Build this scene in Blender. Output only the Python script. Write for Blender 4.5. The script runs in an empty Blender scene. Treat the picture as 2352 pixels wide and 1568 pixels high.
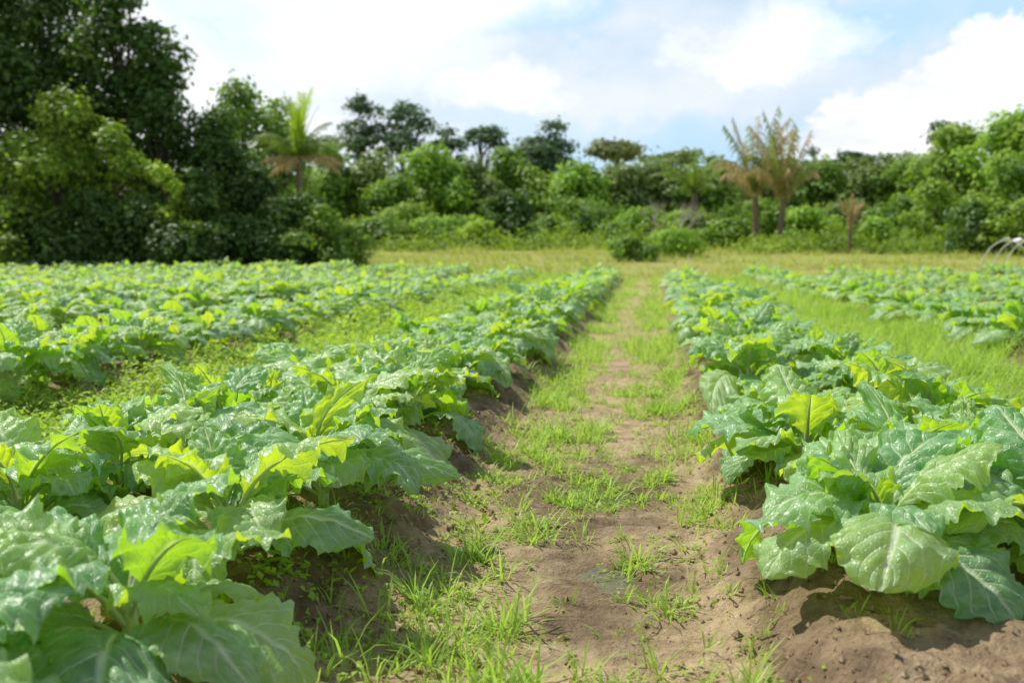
import bpy, math, random
import numpy as np
rng = np.random.default_rng(7); random.seed(7)
PI = math.pi
S = bpy.context.scene
COL = S.collection
# ------------------------------------------------------------------ camera numbers
YAW = math.radians(7.85); PITCH = math.radians(5.12); FPX = 995.6; K = 1024/2352
CAMH = 1.0
FW = np.array([-math.sin(YAW), math.cos(YAW)]); RT = np.array([math.cos(YAW), math.sin(YAW)])
def place(px, D):
    lat = (px-1176)*K/FPX*D
    p = D*FW + lat*RT
    return float(p[0]), float(p[1])
def zof(py, D): return CAMH + (582-py)*K/FPX*D
def project(x, y, z):
    f = x*FW[0]+y*FW[1]; r = x*RT[0]+y*RT[1]; h = z-CAMH
    dep = f*math.cos(PITCH)-h*math.sin(PITCH); up = f*math.sin(PITCH)+h*math.cos(PITCH)
    if dep < 0.2: return None
    return 512+FPX*r/dep, 341-FPX*up/dep, dep
# ------------------------------------------------------------------ noise
TAB = rng.random((256,256))
def vn(x, y, s=0):
    x = np.asarray(x, float)+s*17.3; y = np.asarray(y, float)+s*9.1
    xi = np.floor(x).astype(int); yi = np.floor(y).astype(int)
    fx = x-xi; fy = y-yi; fx = fx*fx*(3-2*fx); fy = fy*fy*(3-2*fy)
    a = TAB[xi%256, yi%256]; b = TAB[(xi+1)%256, yi%256]; c = TAB[xi%256, (yi+1)%256]; d = TAB[(xi+1)%256, (yi+1)%256]
    return (a*(1-fx)+b*fx)*(1-fy)+(c*(1-fx)+d*fx)*fy
def sst(a, b, x):
    t = np.clip((np.asarray(x, float)-a)/(b-a), 0, 1); return t*t*(3-2*t)
# ------------------------------------------------------------------ field layout
BEDS = [(-1.45,32.5),(0.95,32.0),(3.65,33),(6.20,34),(8.70,34.5),(11.20,35),(13.70,35),
        (-4.25,33.5),(-6.80,35.5),(-9.30,37),(-11.80,38),(-14.30,38.5),(-16.80,38.5),(-19.30,38.5),(-21.80,38),(-24.30,37.5),(-26.80,37)]
def rise(y):
    t = np.clip(np.asarray(y, float)-25, 0, 110); return 0.042*t*t/(t+15)
def bedmask(x, y):
    x = np.asarray(x, float); y = np.asarray(y, float)
    xx = x + 0.06*(vn(x*1.3, y*1.1, 5)-.5) + .05*(vn(x*4, y*3.5, 6)-.5)
    m = np.zeros_like(x*y*1.0)
    for c, e in BEDS:
        m = np.maximum(m, sst(.80, .42, np.abs(xx-c))*(1-sst(e, e+.6, y)))
    return m
PUD = [(-0.22,4.10,.20,.28),(-0.12,3.05,.12,.17)]
def gz(x, y, fine=True):
    x = np.asarray(x, float); y = np.asarray(y, float)
    b = bedmask(x, y)
    z = rise(y) + .16*b
    z = z + .02*(vn(x*.9, y*.9, 1)-.5)
    z = z + .10*(vn(x*.08, y*.08, 2)-.5)*sst(30, 50, y)
    if fine:
        near = 1-sst(9, 16, y)
        rough = .65+1.3*np.clip(b*(1-b)*4+b*.6, 0, 1)
        z = z + near*rough*(.030*(vn(x*9, y*9, 3)-.5)+.024*(vn(x*21, y*21, 4)-.5)+.015*(vn(x*43, y*43, 8)-.5))
    for px, py, rx, ry in PUD:
        d = ((x-px)/rx)**2+((y-py)/ry)**2
        z = z - .034*np.exp(-d*.8)
    return z
# ------------------------------------------------------------------ mesh helpers
def mesh_np(name, V, Fs, attrs=None, mat=None, smooth=False):
    me = bpy.data.meshes.new(name)
    V = np.ascontiguousarray(V, dtype=np.float32)
    Fs = [np.asarray(f, dtype=np.int32) for f in Fs if len(f)]
    me.vertices.add(len(V)); me.vertices.foreach_set('co', V.ravel())
    idx = np.concatenate([f.ravel() for f in Fs]); tot = np.concatenate([np.full(len(f), f.shape[1], np.int32) for f in Fs])
    st = np.concatenate([[0], np.cumsum(tot)[:-1]]).astype(np.int32)
    me.loops.add(len(idx)); me.loops.foreach_set('vertex_index', idx)
    me.polygons.add(len(tot)); me.polygons.foreach_set('loop_start', st); me.polygons.foreach_set('loop_total', tot)
    me.polygons.foreach_set('use_smooth', np.full(len(tot), smooth, bool))
    for k, a in (attrs or {}).items():
        at = me.attributes.new(k, 'FLOAT_VECTOR', 'POINT'); at.data.foreach_set('vector', np.ascontiguousarray(a, dtype=np.float32).ravel())
    me.update(calc_edges=True); me.validate()
    if mat: me.materials.append(mat)
    return me
def link(name, me, parent=None, **kw):
    o = bpy.data.objects.new(name, me); COL.objects.link(o)
    if parent is not None: o.parent = parent
    for k, v in kw.items(): o[k] = v
    return o
def thing(name, label, cat, loc, group=None, rz=0):
    o = bpy.data.objects.new(name, None); COL.objects.link(o); o.location = loc; o.rotation_euler = (0,0,rz)
    o.empty_display_size = .1
    o['label'] = label; o['category'] = cat
    if group: o['group'] = group
    return o
def merge(parts):
    Vs=[];Qs=[];As=[];n=0
    for V,Q,A in parts:
        Vs.append(V);Qs.append(Q+n);As.append(A);n+=len(V)
    return np.concatenate(Vs),np.concatenate(Qs),np.concatenate(As)
def tube(P, R, ns=6, a=(0,0,0.5)):
    P = np.asarray(P, float); R = np.asarray(R, float); n = len(P)
    T = np.gradient(P, axis=0); T /= np.linalg.norm(T, axis=1)[:,None]+1e-9
    ref = np.array([0.13,.97,.2]) if abs(T[0][2])>.6 else np.array([0,0,1.])
    U = np.cross(T, ref); U /= np.linalg.norm(U, axis=1)[:,None]+1e-9; W = np.cross(T, U)
    an = np.arange(ns)/ns*2*PI
    V = P[:,None,:]+R[:,None,None]*(np.cos(an)[None,:,None]*U[:,None,:]+np.sin(an)[None,:,None]*W[:,None,:])
    i = np.arange(n-1)[:,None]*ns; j = np.arange(ns)[None,:]; j2=(j+1)%ns
    Q = np.stack([i+j, i+j2, i+ns+j2, i+ns+j], -1).reshape(-1,4)
    V=V.reshape(-1,3)
    return V, Q, np.tile(np.array(a,float),(len(V),1))
# ------------------------------------------------------------------ materials
def newmat(name):
    m = bpy.data.materials.new(name); m.use_nodes = True; nt = m.node_tree; nt.nodes.clear()
    return m, nt, nt.nodes, nt.links
class NB:
    def __init__(s, nt): s.nt=nt
    def n(s, t, **k):
        nd = s.nt.nodes.new(t)
        for a, b in k.items(): setattr(nd, a, b)
        return nd
    def put(s, sock, v):
        if isinstance(v, bpy.types.NodeSocket): s.nt.links.new(v, sock)
        else: sock.default_value = v
    def m(s, op, a, b=0., c=None, clamp=False):
        nd = s.n('ShaderNodeMath', operation=op); nd.use_clamp = clamp
        s.put(nd.inputs[0], a); s.put(nd.inputs[1], b)
        if c is not None: s.put(nd.inputs[2], c)
        return nd.outputs[0]
    def mr(s, v, a, b, c=0., d=1.):
        nd = s.n('ShaderNodeMapRange')
        s.put(nd.inputs[0], v); s.put(nd.inputs[1], a); s.put(nd.inputs[2], b); s.put(nd.inputs[3], c); s.put(nd.inputs[4], d)
        return nd.outputs[0]
    def mix(s, f, a, b):
        nd = s.n('ShaderNodeMix', data_type='RGBA'); s.put(nd.inputs[0], f)
        s.put(nd.inputs[6], a if isinstance(a, bpy.types.NodeSocket) else (*a,1)); s.put(nd.inputs[7], b if isinstance(b, bpy.types.NodeSocket) else (*b,1))
        return nd.outputs[2]
    def noise(s, vec, scale, det=3., rough=.55):
        nd = s.n('ShaderNodeTexNoise'); s.put(nd.inputs['Scale'], scale); nd.inputs['Detail'].default_value=det; nd.inputs['Roughness'].default_value=rough
        if vec is not None: s.put(nd.inputs['Vector'], vec)
        return nd.outputs['Fac']
def leaf_material():
    m, nt, N, L = newmat('collard_leaf'); b = NB(nt)
    at = b.n('ShaderNodeAttribute', attribute_name='luv'); sp = b.n('ShaderNodeSeparateXYZ'); L.new(at.outputs['Vector'], sp.inputs[0])
    oi = b.n('ShaderNodeObjectInfo'); geo = b.n('ShaderNodeNewGeometry')
    u, v, r = sp.outputs
    r = b.m('FRACT', b.m('ADD', r, oi.outputs['Random']))
    av = b.m('ABSOLUTE', v)
    mid = b.mr(av, .085, .025)
    s_ = b.m('FRACT', b.m('SUBTRACT', b.m('MULTIPLY', u, 8.0), b.m('MULTIPLY', av, 2.7)))
    d = b.m('ABSOLUTE', b.m('SUBTRACT', s_, .5))
    side = b.m('MULTIPLY', b.mr(d, .10, .02), b.mr(av, 1.0, .2, .45, 1.0))
    cv = b.n('ShaderNodeCombineXYZ'); b.put(cv.inputs[0], b.m('MULTIPLY', u, 30.)); b.put(cv.inputs[1], b.m('MULTIPLY', v, 10.)); b.put(cv.inputs[2], b.m('MULTIPLY', r, 9.))
    vo = b.n('ShaderNodeTexVoronoi', feature='DISTANCE_TO_EDGE'); vo.inputs['Scale'].default_value=1.; L.new(cv.outputs[0], vo.inputs['Vector'])
    net = b.mr(vo.outputs['Distance'], .10, .0)
    vein = b.m('MAXIMUM', mid, b.m('MULTIPLY', side, .85))
    nz = b.noise(cv.outputs[0], .30, 3.)
    top1 = b.mix(r, (.105,.275,.105), (.290,.490,.090))
    top = b.mix(b.mr(nz, .36, .76), top1, (.37,.58,.29))
    under = b.mix(.5, top, (.42,.60,.20))
    basec = b.mix(geo.outputs['Backfacing'], top, under)
    basec = b.mix(b.m('MULTIPLY', net, .12), basec, (.46,.62,.34))
    basec = b.mix(b.m('MULTIPLY', vein, .85), basec, (.80,.88,.62))
    h = b.m('SUBTRACT', b.m('MULTIPLY', nz, .5), b.m('ADD', b.m('MULTIPLY', vein, .8), b.m('MULTIPLY', net, .22)))
    bp = b.n('ShaderNodeBump'); bp.inputs['Strength'].default_value=.7; bp.inputs['Distance'].default_value=.006; L.new(h, bp.inputs['Height'])
    p = b.n('ShaderNodeBsdfPrincipled'); b.put(p.inputs['Base Color'], basec); p.inputs['Roughness'].default_value=.42
    p.inputs['Specular IOR Level'].default_value=1.0; L.new(bp.outputs[0], p.inputs['Normal'])
    tr = b.n('ShaderNodeBsdfTranslucent'); tc = b.mix(r, (.46,.86,.015), (.82,1.0,.02)); tc = b.mix(b.m('MULTIPLY', vein, .5), tc, (.80,.92,.3)); L.new(tc, tr.inputs['Color']); L.new(bp.outputs[0], tr.inputs['Normal'])
    mx = b.n('ShaderNodeMixShader'); mx.inputs[0].default_value=.42; L.new(p.outputs[0], mx.inputs[1]); L.new(tr.outputs[0], mx.inputs[2])
    o = b.n('ShaderNodeOutputMaterial'); L.new(mx.outputs[0], o.inputs[0]); return m
def foliage_material(name, c0, c1, t, tw=.35, rough=.5, g=1.):
    m, nt, N, L = newmat(name); b = NB(nt)
    c0=tuple(x*g for x in c0); c1=tuple(x*g for x in c1); t=tuple(min(1,x*g) for x in t)
    at = b.n('ShaderNodeAttribute', attribute_name='luv'); sp = b.n('ShaderNodeSeparateXYZ'); L.new(at.outputs['Vector'], sp.inputs[0])
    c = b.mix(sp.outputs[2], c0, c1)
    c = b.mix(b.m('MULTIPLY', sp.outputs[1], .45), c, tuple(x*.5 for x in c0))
    p = b.n('ShaderNodeBsdfPrincipled'); L.new(c, p.inputs['Base Color']); p.inputs['Roughness'].default_value=rough; p.inputs['Specular IOR Level'].default_value=.35
    tr = b.n('ShaderNodeBsdfTranslucent'); tr.inputs[0].default_value=(*t,1)
    mx = b.n('ShaderNodeMixShader'); mx.inputs[0].default_value=tw; L.new(p.outputs[0], mx.inputs[1]); L.new(tr.outputs[0], mx.inputs[2])
    o = b.n('ShaderNodeOutputMaterial'); L.new(mx.outputs[0], o.inputs[0]); return m
def bark_material(name, c0, c1, sc=6.):
    m, nt, N, L = newmat(name); b = NB(nt)
    tc = b.n('ShaderNodeTexCoord'); nz = b.noise(tc.outputs['Object'], sc, 5., .65)
    c = b.mix(b.mr(nz, .3, .7), c0, c1)
    bp = b.n('ShaderNodeBump'); bp.inputs['Distance'].default_value=.03; L.new(nz, bp.inputs['Height'])
    p = b.n('ShaderNodeBsdfPrincipled'); L.new(c, p.inputs['Base Color']); p.inputs['Roughness'].default_value=.85; L.new(bp.outputs[0], p.inputs['Normal'])
    o = b.n('ShaderNodeOutputMaterial'); L.new(p.outputs[0], o.inputs[0]); return m
def ground_material():
    m, nt, N, L = newmat('soil'); b = NB(nt)
    at = b.n('ShaderNodeAttribute', attribute_name='gm'); sp = b.n('ShaderNodeSeparateXYZ'); L.new(at.outputs['Vector'], sp.inputs[0])
    green, dark, mead = sp.outputs
    geo = b.n('ShaderNodeNewGeometry'); P = geo.outputs['Position']
    n1 = b.noise(P, 2.6, 7., .65); n2 = b.noise(P, 14., 5., .65); n3 = b.noise(P, 70., 4., .7); n4 = b.noise(P, .35, 6., .65)
    dry = b.mix(b.mr(n2, .3, .7), (.34,.235,.125), (.56,.43,.265))
    dk = b.mix(b.mr(n2, .3, .7), (.105,.070,.040), (.25,.175,.105))
    f = b.m('ADD', dark, b.m('MULTIPLY', b.m('SUBTRACT', n1, .50), 2.8), clamp=True)
    c = b.mix(f, dry, dk)
    c = b.mix(b.mr(n3, .52, .72, 0., .55), c, (.11,.07,.04))
    gc = b.mix(b.mr(n2, .3, .7), (.12,.19,.03), (.29,.38,.07))
    gf = b.m('MULTIPLY', green, b.mr(b.m('ADD', n1, b.m('MULTIPLY', n2, .5)), .64, .92, .05, 1.))
    c = b.mix(gf, c, gc)
    mc = b.mix(b.mr(n1, .3, .7), (.18,.25,.04), (.36,.38,.08))
    mc = b.mix(b.mr(n4, .45, .62, 0., .75), mc, (.36,.27,.11))
    c = b.mix(mead, c, mc)
    hh = b.m('ADD', b.m('MULTIPLY', n2, .7), b.m('MULTIPLY', n3, .35))
    bp = b.n('ShaderNodeBump'); bp.inputs['Strength'].default_value=1.; bp.inputs['Distance'].default_value=.035; L.new(hh, bp.inputs['Height'])
    p = b.n('ShaderNodeBsdfPrincipled'); L.new(c, p.inputs['Base Color']); p.inputs['Roughness'].default_value=.9; p.inputs['Specular IOR Level'].default_value=.2; L.new(bp.outputs[0], p.inputs['Normal'])
    o = b.n('ShaderNodeOutputMaterial'); L.new(p.outputs[0], o.inputs[0]); return m
def plain(name, c, rough=.5, sc=20., var=.15):
    m, nt, N, L = newmat(name); b = NB(nt)
    tc = b.n('ShaderNodeTexCoord'); nz = b.noise(tc.outputs['Object'], sc, 3.)
    cc = b.mix(nz, tuple(x*(1-var) for x in c), tuple(min(1,x*(1+var)) for x in c))
    p = b.n('ShaderNodeBsdfPrincipled'); L.new(cc, p.inputs['Base Color']); p.inputs['Roughness'].default_value=rough
    o = b.n('ShaderNodeOutputMaterial'); L.new(p.outputs[0], o.inputs[0]); return m
M_leaf = leaf_material()
M_stem = plain('collard_stem', (.46,.56,.26), .5)
M_ground = ground_material()
M_grass = foliage_material('grass_blade', (.18,.34,.05), (.48,.60,.12), (.56,.82,.08), .42, .5)
M_weed = foliage_material('weed_leaf', (.20,.37,.045), (.54,.65,.10), (.58,.82,.06), .36, .5)
M_mead = foliage_material('meadow_grass', (.19,.31,.045), (.58,.47,.16), (.52,.64,.09), .38, .6)
M_under = foliage_material('undergrowth_leaf', (.09,.18,.025), (.36,.48,.06), (.40,.58,.04), .38, .55)
TM = {
 'dark': foliage_material('dark_foliage', (.018,.042,.010), (.060,.110,.018), (.09,.17,.01), .30, g=2.0),
 'olive': foliage_material('olive_foliage', (.05,.095,.014), (.16,.22,.025), (.20,.30,.02), .36, g=2.2),
 'yellow': foliage_material('yellowgreen_foliage', (.09,.15,.015), (.22,.28,.03), (.28,.38,.02), .38, g=2.3),
 'mid': foliage_material('mid_foliage', (.036,.080,.013), (.125,.19,.025), (.17,.28,.02), .35, g=2.1),
 'bright': foliage_material('bright_foliage', (.06,.125,.015), (.18,.28,.03), (.25,.38,.03), .36, g=2.0),
 'far': foliage_material('haze_tint_foliage', (.060,.095,.030), (.14,.185,.045), (.15,.21,.035), .3, g=2.1),  # distance haze painted into the leaf colour as a lighter, bluer tint
 'fardark': foliage_material('haze_tint_dark_foliage', (.035,.065,.035), (.075,.12,.055), (.07,.13,.03), .3, g=2.0),  # same painted haze, lifting the dark foliage colour
 'rust': foliage_material('rusty_foliage', (.06,.09,.03), (.15,.16,.055), (.15,.19,.04), .3, g=1.8),
}
M_bark = bark_material('bark', (.06,.045,.03), (.16,.12,.09))
M_pbark = bark_material('palm_bark', (.11,.075,.05), (.28,.20,.13), 9.)
M_frond = foliage_material('palm_frond', (.18,.31,.02), (.36,.52,.03), (.50,.70,.03), .45)
M_frondd = foliage_material('dark_palm_frond', (.09,.17,.025), (.19,.29,.04), (.27,.39,.03), .38)
M_dead = foliage_material('dry_palm_frond', (.30,.22,.09), (.70,.56,.28), (.55,.42,.16), .3, .7)
M_deadg = foliage_material('fading_palm_frond', (.11,.21,.04), (.34,.40,.10), (.32,.44,.06), .35, .6)
# ------------------------------------------------------------------ ground sheet
def axis(parts): return np.unique(np.round(np.concatenate(parts), 4))
xs = axis([-np.geomspace(32,600,26), np.arange(-32,-3.4,.16), np.arange(-3.4,2.6,.026), np.arange(2.6,17,.16), np.geomspace(17,600,30)])
yl = [1.0]; st = .026
while yl[-1] < 600:
    if yl[-1] > 6.5: st *= 1.035
    yl.append(yl[-1]+st)
ys = axis([np.array([-60,-40,-25,-15,-9,-6,-4,-3,-2,-1,-.5,0,.3,.6,.8]), np.array(yl)])
X, Y = np.meshgrid(xs, ys)
Z = gz(X, Y)
nx, ny = len(xs), len(ys)
i = np.arange(ny-1)[:,None]*nx; j = np.arange(nx-1)[None,:]
Q = np.stack([i+j, i+j+1, i+nx+j+1, i+nx+j], -1).reshape(-1,4)
B = bedmask(X, Y)
def fieldend(x):
    x = np.asarray(x, float); c = np.array(sorted(BEDS)); return np.interp(x, c[:,0], c[:,1])
mead = sst(0, 1.5, Y-fieldend(X)-.5)
strip = np.exp(-((X+.24)/.34)**2)
outer = sst(1.3,1.7,np.abs(X+.25))
green = np.maximum((1-B)*(1-.92*strip*(X>-1)*(X<1))*sst(3.0, 10.0, Y+8*outer)*.75, outer*(1-sst(.5,1.,B))*.75)
darkm = np.clip(sst(.05,.5,B)*(1-.35*sst(.9,1,B))*.78+.12 + .3*outer, 0, 1)
damp = np.exp(-((X+.16+.1*(vn(Y*1.1,Y*0,61)-.5))/.24)**2)*sst(2.2,2.7,Y)*(1-sst(4.6,5.6,Y))*sst(.25,.55,vn(X*5,Y*3.5,62)+.1)
darkm = np.maximum(darkm, .9*damp)
for px, py, rx, ry in PUD:
    darkm = np.maximum(darkm, 1.1*np.exp(-(((X-px)/(rx*1.9))**2+((Y-py)/(ry*1.9))**2)**2))
gm = np.stack([green, darkm, mead], -1).reshape(-1,3)
me = mesh_np('ground', np.stack([X,Y,Z],-1).reshape(-1,3), [Q], {'gm':gm}, M_ground, True)
link('ground', me, kind='structure')
mw, nt, N, L = newmat('muddy_water'); b = NB(nt)
p = b.n('ShaderNodeBsdfPrincipled'); geo = b.n('ShaderNodeNewGeometry'); nz = b.noise(geo.outputs['Position'], 30., 5., .65)
L.new(b.mix(b.mr(nz,.35,.65), (.09,.08,.042), (.19,.17,.09)), p.inputs['Base Color']); p.inputs['Roughness'].default_value=.25; p.inputs['Specular IOR Level'].default_value=.3
bp = b.n('ShaderNodeBump'); bp.inputs['Distance'].default_value=.010; bp.inputs['Strength'].default_value=1.; L.new(nz, bp.inputs['Height']); L.new(bp.outputs[0], p.inputs['Normal'])
o = b.n('ShaderNodeOutputMaterial'); L.new(p.outputs[0], o.inputs[0])
for k, (px, py, rx, ry) in enumerate(PUD):
    an = np.linspace(0, 2*PI, 40, endpoint=False); rr = 1.1*(1+.2*np.sin(an*3+k)+.12*np.sin(an*5+2*k))
    zc = float(gz(px, py, False)) + .008
    V = np.stack([px+rx*rr*np.cos(an), py+ry*rr*np.sin(an), np.full(40, zc)], -1)
    link('puddle', mesh_np('puddle', V, [np.arange(40)[None,:]], None, mw), kind='structure')
# ------------------------------------------------------------------ collard leaves
def leaf(nu, nv, pet, Lb, W, e0, droop, ruf, seed, rnd=.5, rib=True):
    r = np.random.default_rng(seed)
    def ang(s): return e0 + .05 - droop*np.clip(s,0,1)**.95
    npet = 4
    pth = [np.zeros(3)]; a = e0+.12
    for k in range(npet):
        pth.append(pth[-1]+np.array([math.cos(a),0,math.sin(a)])*pet/npet)
    p0 = pth[-1]
    us = .5-.5*np.cos(np.linspace(0,PI,nu+1)); us = .7*us+.3*np.linspace(0,1,nu+1)
    C = [p0]
    for k in range(nu):
        th = ang((us[k]+us[k+1])/2); C.append(C[-1]+np.array([math.cos(th),0,math.sin(th)])*Lb*(us[k+1]-us[k]))
    C = np.array(C); th = ang(us)
    C[:,1] += .045*r.normal()*us**2*2
    Nn = np.stack([-np.sin(th), 0*th, np.cos(th)],-1)
    shape = np.sin(PI*np.clip(us,0.003,.992)**.93)**.54
    shape *= .52+.48*sst(.0,.48,us)
    vs = np.linspace(-1,1,nv+1)
    f1 = r.uniform(2.0,3.4); ph = r.uniform(0,2*PI,8); fold = r.uniform(.02,.30)
    U, VV = np.meshgrid(us, vs, indexing='ij'); AV = np.abs(VV); SG = (VV>0)
    phs = np.where(SG, ph[0], ph[1]); ph2 = np.where(SG, ph[2], ph[3])
    wob = 1+.035*np.sin(2*PI*f1*U+phs)+.034*np.sin(2*PI*8*U-1.2)+.014*np.sin(2*PI*f1*5.1*U+ph2)
    Wd = W*shape[:,None]*(1+(wob-1)*AV**2)
    env = np.minimum(1,shape[:,None]*1.2)
    off = Wd*fold*AV - Wd*r.uniform(.15,.50)*AV**2 + ruf*env*AV**2*np.sin(2*PI*f1*U+phs+1.3) + ruf*.55*env*AV**2.5*np.sin(2*PI*8*U+ph2) + ruf*.28*env*AV**4*np.sin(2*PI*(14+f1)*U+ph[5])
    ss = 8*U-2.7*AV-.5
    off += .011*env*(np.abs(np.sin(PI*ss))**.8)*np.clip(1.2-AV,0,1)*np.clip(AV*6,0,1)
    off += .008*env*(vn(U*9+seed%50, VV*4+seed%37, 3)-.5)*2
    lat = Wd*VV*(1-.10*AV**2)
    P = C[:,None,:] + lat[...,None]*np.array([0,1,0]) + off[...,None]*Nn[:,None,:]
    i = np.arange(nu)[:,None]*(nv+1); j = np.arange(nv)[None,:]
    Q = np.stack([i+j, i+nv+1+j, i+nv+2+j, i+j+1], -1).reshape(-1,4)
    A = np.stack([U, VV, np.full_like(U, rnd)], -1).reshape(-1,3)
    blade = (P.reshape(-1,3), Q, A)
    if rib:
        kk = list(range(0, nu+1, max(1,nu//8)))
        path = np.array(pth[:-1]+[C[k]-Nn[k]*.002 for k in kk])
        R = np.concatenate([np.full(npet,.0060), .0052*(1-us[kk])**1.0+.0008])
        stalk = tube(path, R, 6, (0,0,rnd))
    else:
        path = np.array([pth[0], C[0], C[nu//2]-Nn[nu//2]*.002]); stalk = tube(path, [.006,.006,.002], 3, (0,0,rnd))
    return blade, stalk
def leafparams(t, r):
    e0 = math.radians(32+41*t**1.3+r.uniform(-12,12)); droop = math.radians(116-66*t+r.uniform(-26,26))
    Lb = (.385-.145*t)*r.uniform(.80,1.13); W = Lb*r.uniform(.34,.43); pet = (.100-.040*t)*r.uniform(.85,1.25)
    return dict(pet=pet, Lb=Lb, W=W, e0=e0, droop=droop, ruf=r.uniform(.014,.026))
NL = 17
CLS = [0, .2, .4, .6, .8, 1.0]
def classof(t): return min(range(6), key=lambda k: abs(CLS[k]-t))
near_leaf = {}
for c in range(6):
    for v in range(6):
        r = np.random.default_rng(100+c*10+v); pr = leafparams(CLS[c], r)
        bl, sk = leaf(56, 26, seed=c*31+v, rnd=0., **pr)
        near_leaf[c,v] = (mesh_np('leaf', bl[0], [bl[1]], {'luv':bl[2]}, M_leaf, True), mesh_np('leaf_stalk', sk[0], [sk[1]], {'luv':sk[2]}, M_stem, True))
def rotz(V, a):
    c, s = math.cos(a), math.sin(a); return np.stack([V[:,0]*c-V[:,1]*s, V[:,0]*s+V[:,1]*c, V[:,2]], -1)
V,Q,A = tube([[0,0,-.05],[.004,0,.06],[0,.004,.12]], [.020,.017,.010], 7)
stem_me = mesh_np('stem', V, [Q], {'luv':A}, M_stem, True)
def plan(r):
    L_ = []; a = r.uniform(0, 2*PI)
    for k in range(NL):
        t = (k/(NL-1))**1.25; a += 2.399+r.uniform(-.40,.40)
        L_.append((t, a, .02+.10*t, r.uniform(.80,1.13)))
    return L_
def foliage_arr(nu, nv, seed, rib=True, nl=None):
    r = np.random.default_rng(seed); parts = []
    for k,(t,a,h,s) in enumerate(plan(r)):
        if nl and k%3==1 and k>2: continue
        pr = leafparams(t, r); bl, sk = leaf(nu, nv, seed=seed*50+k, rnd=r.random(), rib=rib, **pr)
        V,Q,A = merge([bl, sk])
        V = rotz(V*s, a)+np.array([0,0,h]); parts.append((V,Q,A))
    return merge(parts)
mid_me = []
for v in range(10):
    V,Q,A = foliage_arr(24, 12, 500+v); mid_me.append(mesh_np('foliage', V, [Q], {'luv':A}, M_leaf, True))
low_arr = [foliage_arr(7, 4, 700+v, rib=False, nl=True) for v in range(8)]
plants = []
rp = np.random.default_rng(21)
for bi, (c, e) in enumerate(BEDS):
    for li, dx in enumerate((-.26, .26)):
        y0 = 1.30 if li == 0 else 1.42
        if c == .95: y0 = 2.62 if li == 0 else 2.76
        y = y0
        while y < e-.1:
            if y > 1.0 and not (rp.random() < .09 and y > 6):
                x = c+dx+rp.uniform(-.12,.12)
                if -0.76*y-.75 < x < .38*y+.7:
                    s = rp.uniform(.70,1.20)*(1-.10*sst(10,30,y))
                    if y < 3.6 and abs(c)<2:
                        s = 1.04+.08*rp.random()
                        if c<0 and li==1: x += .05
                    plants.append(dict(x=float(x), y=float(y), s=float(s), bed=bi, line=li, rz=float(rp.uniform(0,2*PI))))
            y += .56*rp.uniform(.78,1.22)
for p_ in plants:
    p_['z'] = float(gz(p_['x'], p_['y'], False))-.01; q = project(p_['x'], p_['y'], p_['z']+.25)
    p_['vis'] = q is not None and 0 < q[0] < 1024 and q[1] < 690
    p_['d'] = math.hypot(p_['x'], p_['y'])
plants.sort(key=lambda a: a['d'] + (0 if a['vis'] else 1.5))
ORD = ['first','second','third','fourth','fifth','sixth','seventh','eighth','ninth','tenth','eleventh','twelfth','thirteenth','fourteenth']
bednames = {}
left = sorted([k for k,(c,e) in enumerate(BEDS) if c<0], key=lambda k:-BEDS[k][0]); right = sorted([k for k,(c,e) in enumerate(BEDS) if c>0], key=lambda k:BEDS[k][0])
for n_, k in enumerate(left): bednames[k] = f'{ORD[n_]} bed left of path'
for n_, k in enumerate(right): bednames[k] = f'{ORD[n_]} bed right of path'
cnt = {}
indiv = plants[:300]; rest = plants[300:]
for p_ in sorted(indiv, key=lambda a:a['y']):
    key = (p_['bed'], p_['line']); isleft = BEDS[p_['bed']][0] < 0
    side = 'inner line' if (isleft and p_['line']==1) or (not isleft and p_['line']==0) else 'outer line'
    bn = bednames[p_['bed']]
    if not p_['vis']: p_['label'] = f'collard plant cut off by the picture edge, {side}, {bn}'; continue
    n_ = cnt.get(key, 0); cnt[key] = n_+1
    if n_ < 10:
        look = 'large collard plant' if p_['s']>1.05 else ('smaller collard plant' if p_['s']<.85 else 'leafy collard plant')
        p_['label'] = f'{look}, {ORD[n_]} from the front, {side}, {bn}'
    else: p_['label'] = f'collard plant beyond the tenth, {side}, {bn}'
for k, p_ in enumerate(indiv):
    t = thing('collard_plant', p_['label'], 'plant', (p_['x'], p_['y'], p_['z']), 'collard plants growing in the raised beds', p_['rz'])
    t.scale = (p_['s'],)*3
    link('stem', stem_me, t)
    if k < 64:
        r = np.random.default_rng(3000+k)
        for (tt, a, h, s) in plan(r):
            lm, sm = near_leaf[classof(tt), int(r.integers(6))]
            o = link('leaf', lm, t); link('leaf_stalk', sm, o)
            o.location = (0,0,h); o.rotation_euler = (float(r.uniform(-.32,.32)), float(r.uniform(-.16,.16)), a); o.scale = (s,s,s)
    else:
        link('foliage', mid_me[k%10], t)
parts = []
for k, p_ in enumerate(rest):
    V,Q,A = low_arr[k%8]; A = A.copy(); A[:,2] = (A[:,2]+p_['rz'])%1
    parts.append((rotz(V, p_['rz'])*p_['s']+np.array([p_['x'],p_['y'],p_['z']]), Q, A))
V,Q,A = merge(parts)
link('collard_rows', mesh_np('collard_rows', V, [Q], {'luv':A}, M_leaf, True), kind='stuff', label='distant rows of collard plants merging towards the end of the field', category='crop rows')
print('plants', len(plants))
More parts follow.
